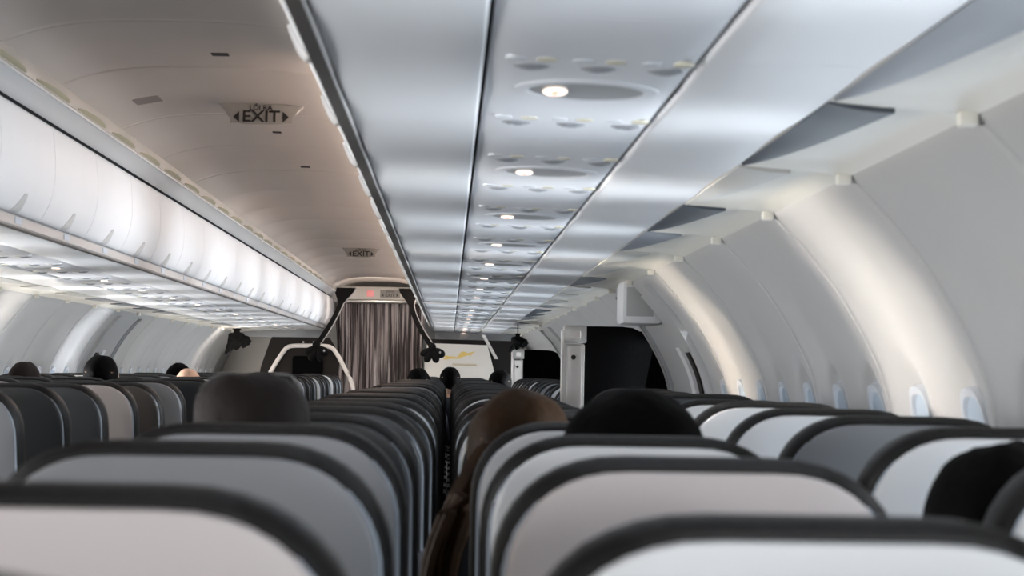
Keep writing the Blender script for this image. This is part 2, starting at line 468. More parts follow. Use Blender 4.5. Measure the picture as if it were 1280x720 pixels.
# the bins behind and beside the camera that only close the cabin
for sd, ya, yb, nm in ((1, Y0, 2.2, 'trim_3'), (-1, Y0, 5.93, 'trim_4')):
    pr = [(0.612, 1.70), (0.59, 1.765), (0.55, 1.86), (0.545, 1.92), (0.575, 2.068), (0.60, 2.12), (1.0, 2.2), (1.55, 2.05), (1.60, 1.76), (1.397, 1.675), (0.86, 1.69)]
    struct(MB().extrude_xz([(sd * x, z) for x, z in pr], ya, yb).build(nm, BIN))

# ------------------------------------------------------------------ passenger service units
PP = 1.46
def make_psu(side):
    root = thing('passenger_service_unit', (0, 0, 0), '', 'service panel', 'service panels under the %s bins' % ('right' if side > 0 else 'left'))
    L = PP
    x0, x1 = 0.870, 1.162
    def P(x, y, dz=0.0): return (side * x, y, under_z(x) + dz)
    mb = MB(); rws = []
    for k in range(2):
        yy = -L / 2 + 0.0015 + (L - 0.003) * k
        pr = []
        for i in range(9):
            t = i / 8; x = x0 + (x1 - x0) * t; e = min(t, 1 - t) * (x1 - x0)
            pr.append((side * x, yy, under_z(x) + 0.008 * (1 - smooth(e / 0.008))))
        rws.append(pr + [(side * x1, yy, 1.712), (side * x0, yy, 1.712)])
    mb.grid(rws, closed=True); mb.f += [tuple(range(11)), tuple(range(11, 22))[::-1]]; mb.m += [0, 0]
    mb.build('panel', PSU, root)
    # oval sign plate
    cx, hx, hy = 1.025, 0.112, 0.135
    N = 40
    def ring(kx, ky, dz, m=N, c=(cx, 0)): return [P(c[0] + kx * math.cos(2 * PI * j / m), c[1] + ky * math.sin(2 * PI * j / m), dz) for j in range(m)]
    rim = MB().grid([ring(hx, hy, 0.002), ring(hx, hy, -0.0015), ring(hx * .9, hy * .88, -0.0035), ring(hx * .80, hy * .76, -0.002), ring(hx * .78, hy * .74, 0.001)], closed=True)
    sp = rim.build('sign_surround', PSU, root)
    pl = MB(); rg = ring(hx * .80, hy * .76, -0.0012); pl.add(rg, [tuple(range(N))]); pl.build('sign_plate', PSUD, sp)
    sx = cx - side * 0.0 - 0.048
    li = MB().grid([ring(0.019, 0.045, -0.0032, 20, (sx, 0)), ring(0.017, 0.042, -0.0050, 20, (sx, 0))], closed=True)
    li.add(ring(0.017, 0.042, -0.0050, 20, (sx, 0)), [tuple(range(20))]); li.build('lit_sign', LIT, sp)
    lc = MB().add(ring(0.007, 0.030, -0.0054, 16, (sx, 0)), [tuple(range(16))]); lc.build('lit_symbol', LITC, sp)
    for ry in (-0.295, 0.45):
        for q in range(3):
            gx = 0.925 + 0.096 * q
            # air nozzle: collar, cone and tip
            nz = MB()
            prof = [(0.025, 0.002), (0.025, -0.0012), (0.020, -0.0018), (0.017, -0.004), (0.011, -0.005), (0.009, -0.003), (0.0, -0.003)]
            nz.grid([ring(max(rr, 0.0005), max(rr, 0.0005), dz, 16, (gx + 0.006, ry + 0.03)) for rr, dz in prof], closed=True)
            nz.build('air_nozzle', NOZ, root)
            for dx, mm, nm in ((-0.018, LENS, 'reading_lamp'), (0.026, LENSY, 'call_lamp')):
                lp = MB().grid([ring(max(rr, 0.0004), max(rr, 0.0004) * 1.5, dz, 14, (gx + dx, ry - 0.04)) for rr, dz in ((0.0155, 0.002), (0.0155, -0.0005), (0.013, -0.001), (0.006, -0.0014), (0.0, -0.0015))], closed=True)
                lp.build(nm, mm, root)
    return root
def place_psu(side, c0, n, word):
    proto = make_psu(side); proto.location = (0, c0, 0)
    for i in range(n):
        lab = 'grey service panel with oval lit sign under the %s bins, %s from the camera' % (word, ORD[i])
        if i == 0: proto['label'] = lab
        else: copy_tree(proto, (0, c0 + PP * i, 0), lab)
place_psu(1, 3.55 - PP, 18, 'right')
place_psu(-1, 10.4 - 2 * PP, 14, 'left')

# ------------------------------------------------------------------ cove between bins and sidewall
def make_cove(side, nm):
    mb = MB()
    ya = Y0
    k = -5
    rows = []
    ys = []
    y = Y0
    while y < Y1: ys.append(y); y += BAY / 44
    for y in ys + [Y1]:
        f = ((y - SEAM0) / BAY) % 1.0; e = min(f, 1 - f) * BAY
        a = smooth((e - 0.02) / 0.12)                        # 0 on the rib, 1 inside the bay
        rows.append([(side * x, y, z) for x, z in (
            (1.394, 1.6765), (1.4005, 1.6738), (1.42, 1.672), (1.45, 1.670 + 0.004 * a), (1.49, 1.667 + 0.006 * a),
            (1.52, 1.664 + 0.010 * a), (1.56, 1.660 + 0.013 * a), (1.595, 1.656 + 0.010 * a), (1.615, 1.653), (1.628, 1.651), (1.632, 1.664))])
    return struct(mb.grid(rows).build(nm, COVE, angle=60))
make_cove(1, 'trim_5'); make_cove(-1, 'trim_6')
def make_grille(side, m=None):
    mb = MB(); top, bot = [], []
    for i in range(17):
        t = i / 16; y = 0.04 + (BAY - 0.05) * t
        wd = 0.112 * (1 - t) ** 0.55
        tr, br = [], []
        for j in range(7):
            q = j / 6; x = 1.4005 + max(0.001, wd) * q
            yy = y + 0.05 * q * (1 - t)
            zz = 1.6725 - 0.0065 * (x - 1.40) / 0.09 - 0.002 - 0.003 * math.sin(PI * q)
            br.append((side * x, yy, zz)); tr.append((side * x, yy, 1.676))
        rws = br + tr[::-1]
        top.append(rws)
    mb.grid(top, closed=True); mb.f += [tuple(range(14)), tuple(range(16 * 14, 17 * 14))[::-1]]; mb.m += [0, 0]
    return mb.build('air_grille', m or GRILL, angle=30)
def make_clip(side):
    x = side * 1.606
    o = MB().box(x - .014, x + .014, -0.016, 0.016, 1.634, 1.656, bev=0.004).build('wall_clip', COVE)
    MB().box(x + side * 0.004 - .010, x + side * 0.004 + .010, 0.016, 0.026, 1.640, 1.654).build('notch', DARK, o, smooth=False)
    return o
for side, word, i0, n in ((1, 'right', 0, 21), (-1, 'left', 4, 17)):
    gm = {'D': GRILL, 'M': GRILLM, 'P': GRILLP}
    gw = {'D': 'dark', 'M': 'mid grey', 'P': 'pale reflection-painted'}
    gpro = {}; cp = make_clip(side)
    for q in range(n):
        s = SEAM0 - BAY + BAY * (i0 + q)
        ch = 'MDPDMPPMPPPMDDMPMPMPPM'[(q + (4 if side < 0 else 0)) % 22]  # reflections put into the grille tone, bay by bay
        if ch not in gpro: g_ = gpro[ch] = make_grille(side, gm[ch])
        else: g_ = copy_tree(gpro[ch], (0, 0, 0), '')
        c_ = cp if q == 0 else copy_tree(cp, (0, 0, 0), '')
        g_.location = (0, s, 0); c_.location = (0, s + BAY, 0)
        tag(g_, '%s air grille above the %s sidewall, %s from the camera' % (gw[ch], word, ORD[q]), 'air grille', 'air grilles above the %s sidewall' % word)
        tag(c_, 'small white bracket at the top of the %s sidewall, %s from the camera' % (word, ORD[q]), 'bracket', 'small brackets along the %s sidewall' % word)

# ------------------------------------------------------------------ seats
def rrect(hw, z0, z1, rx, rz, e=2.3, n=10, rb=0.03):
    pts = []
    for i in range(n + 1):
        a = PI / 2 * i / n
        pts.append((hw - rx + rx * math.cos(a) ** (2 / e), z1 - rz + rz * math.sin(a) ** (2 / e)))
    top = pts + [(-x, z) for x, z in pts[::-1]]
    bot = []
    for i in range(5):
        a = PI / 2 * i / 4
        bot.append((-(hw - rb + rb * math.cos(a)), z0 + rb - rb * math.sin(a)))
    bot = bot + [(-x, z) for x, z in bot[::-1]]
    return top + bot
HW, ZB, ZT = 0.207, 0.44, 1.18
def lean(z): return 0.20 * (ZT - z) + 0.03 * ((ZT - z) / 0.7) ** 2       # how far forward the back is at height z
def make_seat(panel_mat):
    root = thing('airline_seat', (0, 0, 0), '', 'seat')
    mb = MB()
    layers = [(0.030, 0.000), (0.010, 0.004), (0.0, 0.018), (0.0, 0.075), (0.008, 0.098), (0.03, 0.112), (0.08, 0.118)]
    rws = []
    for ins, dy in layers:
        o = rrect(HW - ins, ZB + ins, ZT - ins * 0.75, 0.135 - ins * .5, 0.135 - ins * .5)
        rws.append([(x, lean(z) + dy, z) for x, z in o])
    mb.grid(rws, closed=True); n = len(rws[0])
    mb.f += [tuple(range(n)), tuple(range(6 * n, 7 * n))[::-1]]; mb.m += [0, 0]
    back = mb.build('backrest', LEATHER, root, angle=50)
    # headrest wings at the front
    MB().box(-0.175, 0.175, 0.115, 0.145, 0.95, 1.13, bev=0.014).build('headrest', LEATHER, back)
    # pale cover set into the rear of the back
    mb = MB(); rws = []
    for ins, dy in ((0.0135, -0.001), (0.015, -0.0075), (0.020, -0.0095), (0.05, -0.0105), (0.11, -0.011)):
        o = rrect(HW - ins, ZB + 0.10 + ins, ZT - ins, 0.130 - ins * .5, 0.130 - ins * .5)
        rws.append([(x, lean(z) + dy, z) for x, z in o])
    mb.grid(rws, closed=True); mb.f.append(tuple(range(4 * n, 5 * n))); mb.m.append(0)
    cover = mb.build('back_panel', panel_mat, root, angle=60)
    # bright piping line down the edge of the cover
    for sx in (-1, 1):
        pm = MB()
        o = rrect(HW - 0.0125, ZB + 0.12, ZT - 0.0125, 0.125, 0.125)
        pts = [(sx * o[0][0], lean(z) - 0.003, z) for z in (0.60, 0.75, 0.9, 1.0)] + [(sx * x, lean(z) - 0.003, z) for x, z in o[:6]]
        pm.tube(pts, [0.0028, 0.0028, 0.0028, 0.0028, 0.0026, 0.0024, 0.002, 0.0016, 0.001, 0.0006], 6)
        pm.build('piping', EDGE, cover)
    # folded table and literature pocket low on the back
    zt = 0.80
    tb = MB(); tb.box(-0.165, 0.165, -0.03, -0.012, 0.62, 0.84, bev=0.006)
    for i, v in enumerate(tb.v): tb.v[i] = (v[0], v[1] + lean(v[2]), v[2])
    tr = tb.build('tray_table', P_DARK, root)
    lt = MB().box(-0.02, 0.02, -0.04, -0.028, 0.83, 0.855, bev=0.003)
    for i, v in enumerate(lt.v): lt.v[i] = (v[0], v[1] + lean(v[2]), v[2])
    lt.build('table_latch', SEATM, tr)
    MB().box(-0.194, 0.194, 0.20, 0.66, 0.36, 0.47, bev=0.035).build('seat_cushion', LEATHER, root)
    for sx in (-1, 1):
        ar = MB().box(sx * 0.2095 - 0.0125, sx * 0.2095 + 0.0125, 0.22, 0.60, 0.60, 0.645, bev=0.012)
        ar.build('armrest', LEATHER, root)
    for sx in (-1, 1):
        lg = MB().box(sx * 0.14 - .015, sx * 0.14 + .015, 0.22, 0.26, 0.0, 0.37)
        lg.box(sx * 0.14 - .015, sx * 0.14 + .015, 0.54, 0.58, 0.0, 0.37)
        lg.box(sx * 0.14 - .015, sx * 0.14 + .015, 0.22, 0.58, 0.0, 0.03)
        lg.build('leg', SEATM, root, smooth=False)
    return root
PD, PITCH = 1.50, 0.74
COLX = {'D': 0.56, 'E': 1.07, 'F': 1.565, 'C': -0.505, 'B': -1.01, 'A': -1.515}
COLN = {'D': 'column just right of aisle', 'E': 'middle column right of aisle', 'F': 'right window column',
        'C': 'column just left of aisle', 'B': 'middle column left of aisle', 'A': 'left window column'}
DZ = {'D': -0.005, 'E': -0.014, 'F': 0.004, 'C': 0.007, 'B': 0.009, 'A': 0.010}
CW = {'K': ('pale grey', P_PALE), 'P': ('warm white', P_PINK), 'M': ('mid grey', P_MID), 'X': ('dark grey', P_DARK), 'N': ('brown-grey', P_BROWN), 'R': ('dull red', P_RED)}
COLS = {'D': (-1, 'XPMMXXXKXMXXKXMXKXXKXXMXKXXKXXX'), 'E': (0, 'KPKKXMXRKXXMXKXXMXKXXKXXXXKXXX'), 'F': (1, 'KKMKKKXKXMXKXXKXMXXKXXKXXX'),
        'C': (6, 'MXXPNMXXKMXKXXKXMXXKXXKXXXKX'), 'B': (8, 'MXPXKXKXXMXKXXKXXXKXXXKXXX'), 'A': (10, 'KXMXKXXKXXXKXXXKXXXXXX')}
PROTO = {}
SEATS = {}
for col in 'DEFCBA':
    k0, code = COLS[col]
    cnt = 0
    for k, ch in enumerate(code, k0):
        y = PD + PITCH * k
        if y > 24.3 or k in (12,): continue
        if col == 'F' and (9.0 < y < 11.6 or 20.2 < y < 21.3): continue
        lab = 'dark seat with %s back, %s from the camera, %s' % (CW[ch][0], ORD[cnt], COLN[col])
        dz = random.uniform(-0.006, 0.006) if k > 4 else (-0.012 if k == 0 and col == 'E' else (-0.006 if k == 0 else 0))
        sx = {'D': 0.03, 'E': -0.035}.get(col, 0) * smooth((k - 2) / 4)
        loc = (COLX[col] + sx, y, DZ[col] + dz)
        grp = 'seats in the ' + COLN[col]
        if ch not in PROTO:
            o = make_seat(CW[ch][1]); PROTO[ch] = o; o.location = loc; tag(o, lab, 'seat', grp)
        else: o = copy_tree(PROTO[ch], loc, lab, grp)
        SEATS[(col, k)] = o
        cnt += 1

# ------------------------------------------------------------------ people
def body_mesh():
    V, E, R = [], [], []
    def v(p, r, par=None):
        V.append(p); R.append(r)
        if par is not None: E.append((par, len(V) - 1))
        return len(V) - 1
    pel = v((0, 0.0, 0.56), (0.15, 0.11))
    sp = v((0, -0.02, 0.72), (0.14, 0.105), pel)
    ch = v((0, -0.02, 0.86), (0.155, 0.11), sp)
    cl = v((0, -0.01, 0.955), (0.10, 0.08), ch)
    nk = v((0, 0.0, 1.01), (0.055, 0.058), cl)
    nk2 = v((0, 0.012, 1.055), (0.054, 0.06), nk)
    h1 = v((0, 0.022, 1.10), (0.062, 0.080), nk2)
    h2 = v((0, 0.022, 1.155), (0.074, 0.092), h1)
    h3 = v((0, 0.015, 1.205), (0.070, 0.088), h2)
    h4 = v((0, 0.012, 1.235), (0.040, 0.050), h3)
    v((0, 0.125, 1.125), (0.010, 0.012), h1)                         # nose
    for s in (-1, 1):
        e = v((s * 0.088, 0.012, 1.13), (0.010, 0.018), h2)          # ear
        sh = v((s * 0.17, -0.01, 0.915), (0.06, 0.06), cl)
        el = v((s * 0.205, 0.06, 0.69), (0.045, 0.045), sh)
        wr = v((s * 0.10, 0.28, 0.655), (0.028, 0.024), el)
        pm = v((s * 0.075, 0.345, 0.65), (0.036, 0.016), wr)
        th = v((s * 0.040, 0.350, 0.660), (0.011, 0.010), wr); v((s * 0.028, 0.385, 0.655), (0.009, 0.009), th)
        for q, ln in enumerate((0.052, 0.060, 0.056, 0.044)):
            fx = s * (0.052 + 0.020 * q)
            a = v((fx, 0.385 + ln * 0.2, 0.648), (0.009, 0.009), pm); v((fx, 0.385 + ln, 0.630), (0.008, 0.008), a)
        hp = v((s * 0.10, 0.06, 0.54), (0.085, 0.08), pel)
        kn = v((s * 0.11, 0.43, 0.55), (0.062, 0.062), hp)
        cf = v((s * 0.11, 0.45, 0.32), (0.052, 0.055), kn)
        an = v((s * 0.11, 0.44, 0.10), (0.036, 0.038), cf)
        v((s * 0.12, 0.56, 0.045), (0.038, 0.030), an)
    me = bpy.data.meshes.new('person_skin'); me.from_pydata(V, E, [])
    o = bpy.data.objects.new('tmp', me); C.objects.link(o)
    sk = o.modifiers.new('skin', 'SKIN'); sk.use_smooth_shade = True
    for i, rr in enumerate(R): me.skin_vertices[0].data[i].radius = rr
    me.skin_vertices[0].data[0].use_root = True
    sb = o.modifiers.new('sub', 'SUBSURF'); sb.levels = 2; sb.render_levels = 2
    dg = bpy.context.evaluated_depsgraph_get(); dg.update()
    m2 = bpy.data.meshes.new_from_object(o.evaluated_get(dg))
    bpy.data.objects.remove(o)
    m2.materials.clear(); m2.materials.append(SKIN); m2.materials.append(SHIRT)
    for p in m2.polygons:
        c = p.center
        p.material_index = 0 if c.z > 1.0 or (c.y > 0.25 and c.z > 0.60 and abs(c.x) < 0.15 and c.z > 0.615) else 1
        p.use_smooth = True
    m2.name = 'person_body'
    return m2
BODY = body_mesh()
def hair_cap(nm, m, parent, rx=0.086, ry=0.108, rz=0.105, seed=1, low=0.62, amp=0.03, boxy=0.0):
    rnd = random.Random(seed); ph = [rnd.uniform(0, 6) for _ in range(6)]
    def fn(d): return 1 + amp * (math.sin(7 * d.x + ph[0]) * math.sin(6 * d.y + ph[1]) + 0.6 * math.sin(13 * d.x + 9 * d.z + ph[2]) * math.sin(11 * d.y + ph[3]))
    mb = MB(); rows = []
    nu, nv = 28, 14
    for i in range(nv + 1):
        rw = []
        for j in range(nu):
            th = 2 * PI * j / nu
            front = 0.5 + 0.5 * math.sin(th)                     # 1 at the face
            lim = low - 0.22 * smooth((front - 0.55) / 0.35)
            p = PI * lim * i / nv
            d = Vector((math.sin(p) * math.cos(th), math.sin(p) * math.sin(th), math.cos(p)))
            k = fn(d) * (1 + boxy * max(0.0, math.sin(2 * p)) ** 1.5)
            rw.append((d.x * rx * k, 0.008 + d.y * ry * k, 1.150 + d.z * rz * k))
        rows.append(rw)
    mb.grid(rows, closed=True)
    return mb.build(nm, m, parent)
def person(x, y, ztop, label, hair, rx=0.088, rz=0.10, seed=1, hk={}, bald=False):
    dz = ztop - 1.252
    root = thing('person', (x, y, dz), label, 'person', None)
    o = bpy.data.objects.new('body', BODY); C.objects.link(o); o.parent = root
    if not bald: hair_cap('hair', hair, root, rx=rx, rz=rz, seed=seed, **hk)
    return root
person(CX + 0.272, 3.36, 1.227, 'person with thick black hair in the middle seat ahead, seen from behind', HAIRB, rx=0.108, rz=0.102, seed=3)
pd = person(CX - 0.292, 3.38, 1.247, 'person with dark brown hair and glasses pushed up, in the aisle-side seat ahead', HAIRD, rx=0.084, rz=0.092, seed=5, hk=dict(amp=0.03, boxy=0.16))
gl = MB()
for s in (-1, 1):
    gl.ellipsoid((s * 0.032, 0.040, 1.2425), (0.024, 0.018, 0.0035), 16, 8)
    gl.tube([(s * 0.054, 0.040, 1.2415), (s * 0.066, 0.0, 1.232), (s * 0.074, -0.02, 1.220)], 0.0022, 6)
gl.tube([(-0.012, 0.044, 1.243), (0.012, 0.044, 1.243)], 0.0025, 6)
gl.build('eyeglasses', GLASSES, pd)
pb = person(CX + 0.125, 4.02, 1.219, 'person with long chestnut hair leaning and hanging into the gap between two seats', HAIRN, rx=0.092, rz=0.102, seed=9)
lk = MB()
random.seed(4)
for q in range(20):
    ox = random.uniform(-0.030, 0.030); oy = random.uniform(-0.05, 0.05)
    pts = []
    for i in range(16):
        t = i / 15
        x = -0.030 - 0.108 * smooth(t * 1.5 + 0.05) + ox * (0.5 + 0.4 * t) + 0.003 * math.sin(6 * t + q)
        z = 1.200 - 0.52 * t ** 1.25 + 0.3 * ox
        pts.append((x, -0.045 - 0.03 * smooth(t * 2) + oy * (0.3 + 0.5 * t), z))
    lk.tube(pts, [0.006 + 0.011 * min(1, i / 3) - 0.012 * (i / 15) ** 3 for i in range(16)], 8)
lk.build('hanging_hair', HAIRN, pb)
person(CX + 0.635, 2.58, 1.182, 'person with dark hair slumped low in the window-side seat near the camera', HAIRB, rx=0.098, rz=0.098, seed=12)
far = [(-2.24, 12.05, 1.262, 'person with dark hair far left beside the left wall, nearest of the left block', HAIRD, 13),
       (-1.73, 11.35, 1.300, 'person with full black hair rising above the left block seats', HAIRB, 14),
       (-1.80, 15.2, 1.270, 'person with black hair just behind the bald head in the left block', HAIRB, 15),
       (-0.235, 17.3, 1.262, 'person with black hair seen right below the striped curtain', HAIRB, 17),
       (0.005, 18.9, 1.275, 'person with round black hair leaning between two seats below the pale bulkhead', HAIRB, 18),
       (0.385, 17.4, 1.258, 'person with dark hair low in front of the far black partition', HAIRB, 19)]
for x, y, zt, lab, hm, sd in far: person(CX + x, y, zt, lab, hm, seed=sd, hk=dict(low=0.84 if sd == 18 else 0.62))
person(CX - 1.66, 14.5, 1.252, 'person with bald head among the left block seats', None, bald=True)

# ------------------------------------------------------------------ ceiling details
def text(body, size, name, m, parent, loc, rot, ext=0.0006, sx=1.0):
    cu = bpy.data.curves.new(name, 'FONT'); cu.body = body; cu.size = size; cu.align_x = 'CENTER'; cu.align_y = 'CENTER'; cu.extrude = ext; cu.offset = size * 0.018
    o = bpy.data.objects.new('tmp', cu); C.objects.link(o)
    dg = bpy.context.evaluated_depsgraph_get(); dg.update()
    me = bpy.data.meshes.new_from_object(o.evaluated_get(dg)); bpy.data.objects.remove(o)
    me.materials.clear(); me.materials.append(m)
    n = bpy.data.objects.new(name, me); C.objects.link(n); n.parent = parent; n.location = loc; n.rotation_euler = rot; n.scale = (sx, 1, 1)
    return n
def exit_sign(x, y, z, label, sc=1.0):
    # a boat-shaped housing hung below the ceiling, its face turned to the cabin
    root = thing('exit_sign', (x, y, z), label, 'exit sign')
    top = [(-0.185, 0.0), (0.185, 0.0)]
    mb = MB(); n = 24
    front = []; back = []
    rowt, rowb, rowk = [], [], []
    for i in range(n + 1):
        t = i / n * 2 - 1
        wdt = 0.185 * t
        dep = 0.078 * (1 - abs(t) ** 5)
        rowt.append((wdt, 0.0, 0.01)); rowb.append((0.150 * t, 0.012, -dep)); rowk.append((0.185 * t, 0.10, 0.01))
    mb.grid([rowt, rowb, rowk])
    mb.build('housing', SIGN, root)
    f = MB(); f.add([(-0.118, -0.002, -0.006), (0.118, -0.002, -0.006), (0.118, 0.006, -0.074), (-0.118, 0.006, -0.074)], [(0, 1, 2, 3)])
    f.build('face', SIGN, root, smooth=False)
    rot = (PI / 2 - 0.12, 0, 0)
    text('EXIT', 0.062, 'lettering', INK, root, (0, -0.004, -0.051), rot, sx=1.12)
    text('LỐI RA', 0.026, 'small_lettering', INK, root, (0, -0.006, -0.018), rot, sx=1.1)
    for s in (-1, 1):
        a = MB().add([(s * 0.082, -0.003, -0.030), (s * 0.082, -0.0005, -0.072), (s * 0.105, -0.002, -0.051)], [(0, 1, 2)])
        a.build('arrow', INK, root, smooth=False)
    return root
exit_sign(CX - 0.725, 8.62, 2.242, 'grey ceiling sign reading EXIT with side arrows, nearest of the ceiling signs')
exit_sign(CX - 0.75, 19.0, 2.250, 'far ceiling sign reading EXIT with side arrows, near the curtain')
for x, y, w_, l_, m, nm, lab in ((CX - 0.745, 7.28, 0.054, 0.05, INK, 'ceiling_slot', 'small dark slot in the ceiling panel nearest the camera'),
                        (CX - 1.125, 8.42, 0.095, 0.15, CANVAS, 'ceiling_placard', 'small grey placard on the left of the ceiling'),
                        (CX - 0.745, 9.68, 0.035, 0.05, INK, 'ceiling_slot', 'tiny dark slot in the ceiling just past the nearest sign'),
                        (CX - 0.727, 11.3, 0.045, 0.05, INK, 'ceiling_slot', 'tiny dark slot in the ceiling farthest from the camera')):
    z0, zz = ceil_z(x - w_ / 2, y), ceil_z(x + w_ / 2, y)
    mb = MB()
    vs = [(x - w_ / 2, y - l_ / 2, z0 - .003), (x + w_ / 2, y - l_ / 2, zz - .003), (x + w_ / 2, y + l_ / 2, zz - .003), (x - w_ / 2, y + l_ / 2, z0 - .003)]
    vs += [(a, b_, c + 0.02) for a, b_, c in vs]
    mb.add(vs, [(3, 2, 1, 0), (0, 1, 5, 4), (1, 2, 6, 5), (2, 3, 7, 6), (3, 0, 4, 7)])
    tag(mb.build(nm, m, smooth=False), lab, 'slot' if m is INK else 'placard')
cl = None
for i in range(22):
    y = 5.85 + 0.80 * i
    if cl is None:
        mb = MB()
        sec = [(-0.486, 2.131), (-0.474, 2.138), (-0.464, 2.155), (-0.470, 2.166), (-0.478, 2.165)]
        rws = []
        for q in range(9):
            t = q / 8; s = 0.25 + 0.75 * math.sin(PI * t) ** 0.5
            rws.append([(-0.484 + (x + 0.484) * s, (t - 0.5) * 0.62, 2.134 + (z - 2.134) * s * 0.38) for x, z in sec])
        mb.grid(rws, closed=True); mb.f += [(0, 1, 2, 3, 4), (44, 43, 42, 41, 40)]; mb.m += [0, 0]
        cl = mb.build('cove_lamp', YEL); o = cl
    else:
        o = cl.copy(); C.objects.link(o)
    o.location = (0, y, 0)
    tag(o, 'yellowed lamp cover along the left ceiling edge, %s from the camera' % ORD[i], 'lamp cover', 'yellowed lamp covers along the ceiling edge')

# ------------------------------------------------------------------ exit doors and partitions
def arc_frame(side, y0, y1, thick, nm, m, ztop=1.63, zlow=0.0, parent=None):
    pts = [p for p in PF if zlow <= p[1] <= ztop]
    pr = [(x - 0.0, z) for x, z in pts] + [(x - thick, z) for x, z in pts[::-1]]
    return MB().extrude_xz([(side * x, z) for x, z in pr], y0, y1).build(nm, m, parent)
DN = 1
for side, rngs in ((1, DOORS_R), (-1, DOORS_L[1:])):
    for a, c in rngs:
        root = struct(arc_frame(side, a + 0.16, c - 0.16, 0.012, 'door_%d' % DN, WALL, 1.60)); DN += 1
        arc_frame(side, a, a + 0.07, 0.030, 'jamb', WALL, 1.62, 0.0, root)
        arc_frame(side, c - 0.07, c, 0.030, 'jamb', WALL, 1.62, 0.0, root)
        arc_frame(side, a + 0.075, a + 0.10, 0.020, 'seal', GREY, 1.60, 0.0, root)
        arc_frame(side, c - 0.10, c - 0.075, 0.020, 'seal', GREY, 1.60, 0.0, root)
        arc_frame(side, a + 0.22, a + 0.34, 0.022, 'slot', DBROWN, 1.36, 0.95, root)
        arc_frame(side, a + 0.45, a + 0.60, 0.026, 'grip_rail', VAL, 1.38, 0.90, root)
# box above the right exit
t = thing('exit_lamp_housing', (1.685, 10.35, 1.56), 'white rounded box fixed high beside the right exit door', 'lamp housing')
mb = MB(); mb.box(-0.10, 0.085, -0.15, 0.20, -0.095, 0.10, bev=0.025); mb.build('housing', VAL, t)
MB().box(-0.080, 0.04, -0.155, -0.149, -0.06, 0.07, bev=0.002).build('cover_plate', WALL, t)
def partition(y, xin, xpost, ztop, label, zb=0.0):
    root = thing('cabin_partition', (0, y, 0), label, 'partition')
    pts = [(xin, 0.0)] + [(xin, ztop)]
    arc = [p for p in PF if p[1] < ztop - 0.02]
    e = [(min(x - 0.02, 1.92), z) for x, z in arc]
    x0 = e[0][0]
    corner = [(x0 - 0.10, ztop), (x0 - 0.045, ztop - 0.006), (x0 - 0.012, ztop - 0.022)]
    poly = [(xin, 0.0), (xin, ztop)] + corner + e
    MB().extrude_xz(poly, 0, 0.05).build('panel', BLACKP, root)
    post = MB().box(xpost, xin + 0.004, -0.05, 0.05, 0.0, ztop - 0.09, bev=0.008)
    ps = post.build('post', METAL, root)
    MB().box(xpost - 0.006, xpost + 0.012, -0.056, 0.056, 0.0, ztop - 0.02, bev=0.005).build('edge_trim', FRAME, root)
    MB().box(xpost + 0.022, xin - 0.010, -0.060, -0.048, 0.6, ztop - 0.10, bev=0.004).build('channel', FRAME, ps)
    hd = MB().box(xpost + 0.004, xin + 0.012, -0.07, 0.06, ztop - 0.085, ztop + 0.002, bev=0.008).build('lamp_head', METAL, root)
    MB().box(xpost + 0.035, xin - 0.018, -0.076, -0.069, ztop - 0.062, ztop - 0.026, bev=0.003).build('lamp_lens', FRAME, hd)
    MB().tube([((xpost + xin) / 2, -0.068, ztop - 0.155), ((xpost + xin) / 2, -0.058, ztop - 0.155)], 0.012, 12).build('lock', INK, ps)
    return root
partition(11.32, CX + 0.66, CX + 0.557, 1.475, 'black curved partition with metal post in front of the nearer right exit')
partition(20.75, CX + 0.66, CX + 0.565, 1.440, 'far black curved partition with metal post beside the pale bulkhead')

# ------------------------------------------------------------------ front of the cabin
# hanging panels that close the bins
for sd, nm, lab in ((1, 'divider_panel', 'grey strip panel closing the end of the right bins'), (-1, 'divider_panel', 'grey strip panel closing the end of the left bins')):
    x0, x1 = (0.64, 1.64) if sd > 0 else (-1.64, -0.64)
    tag(MB().box(x0, x1, 26.93, 26.97, 1.60, 1.70, bev=0.006).build(nm, GREY, smooth=True), lab, 'panel')
# gold-marked bulkhead on the right
t = thing('bulkhead', (0, 26.2, 0), 'pale cream bulkhead with gold wing emblem at the front right', 'bulkhead')
MB().extrude_xz([(CX - 0.42, 0.0), (CX - 0.26, 1.55), (CX + 0.43, 1.535), (CX + 0.60, 0.9), (CX + 0.62, 0.0)], 0, 0.04).build('panel', PART, t)
MB().extrude_xz([(CX - 0.40, 0.0), (CX - 0.24, 1.60), (CX + 0.80, 1.59), (CX + 0.92, 0.0)], 0.25, 0.29).build('backing_panel', DBROWN, t)
g = MB()
cx, cz = CX + 0.13, 1.425
fy = [-0.002]
def feather(p0, p1, p2, wd):
    rw1, rw2 = [], []
    for i in range(11):
        q = i / 10
        x = (1 - q) ** 2 * p0[0] + 2 * q * (1 - q) * p1[0] + q * q * p2[0]; z = (1 - q) ** 2 * p0[1] + 2 * q * (1 - q) * p1[1] + q * q * p2[1]
        h = wd * math.sin(PI * min(1, 0.12 + q * 0.88)) 
        rw1.append((cx + x, fy[0], cz + z + h)); rw2.append((cx + x, fy[0], cz + z - h))
    g.grid([rw1, rw2]); fy[0] -= 0.001
for q in range(5):
    feather((-0.05 + 0.01 * q, -0.035 + 0.012 * q), (0.03, -0.02 + 0.016 * q), (0.17 - 0.012 * q, 0.045 - 0.018 * q), 0.013)
feather((-0.20, -0.055), (-0.14, -0.035), (-0.05, -0.03), 0.014); feather((-0.21, -0.01), (-0.15, -0.045), (0.02, -0.045), 0.012)
g.build('wing_emblem', GOLD, t)
g2 = MB()
random.seed(2)
x = -0.10
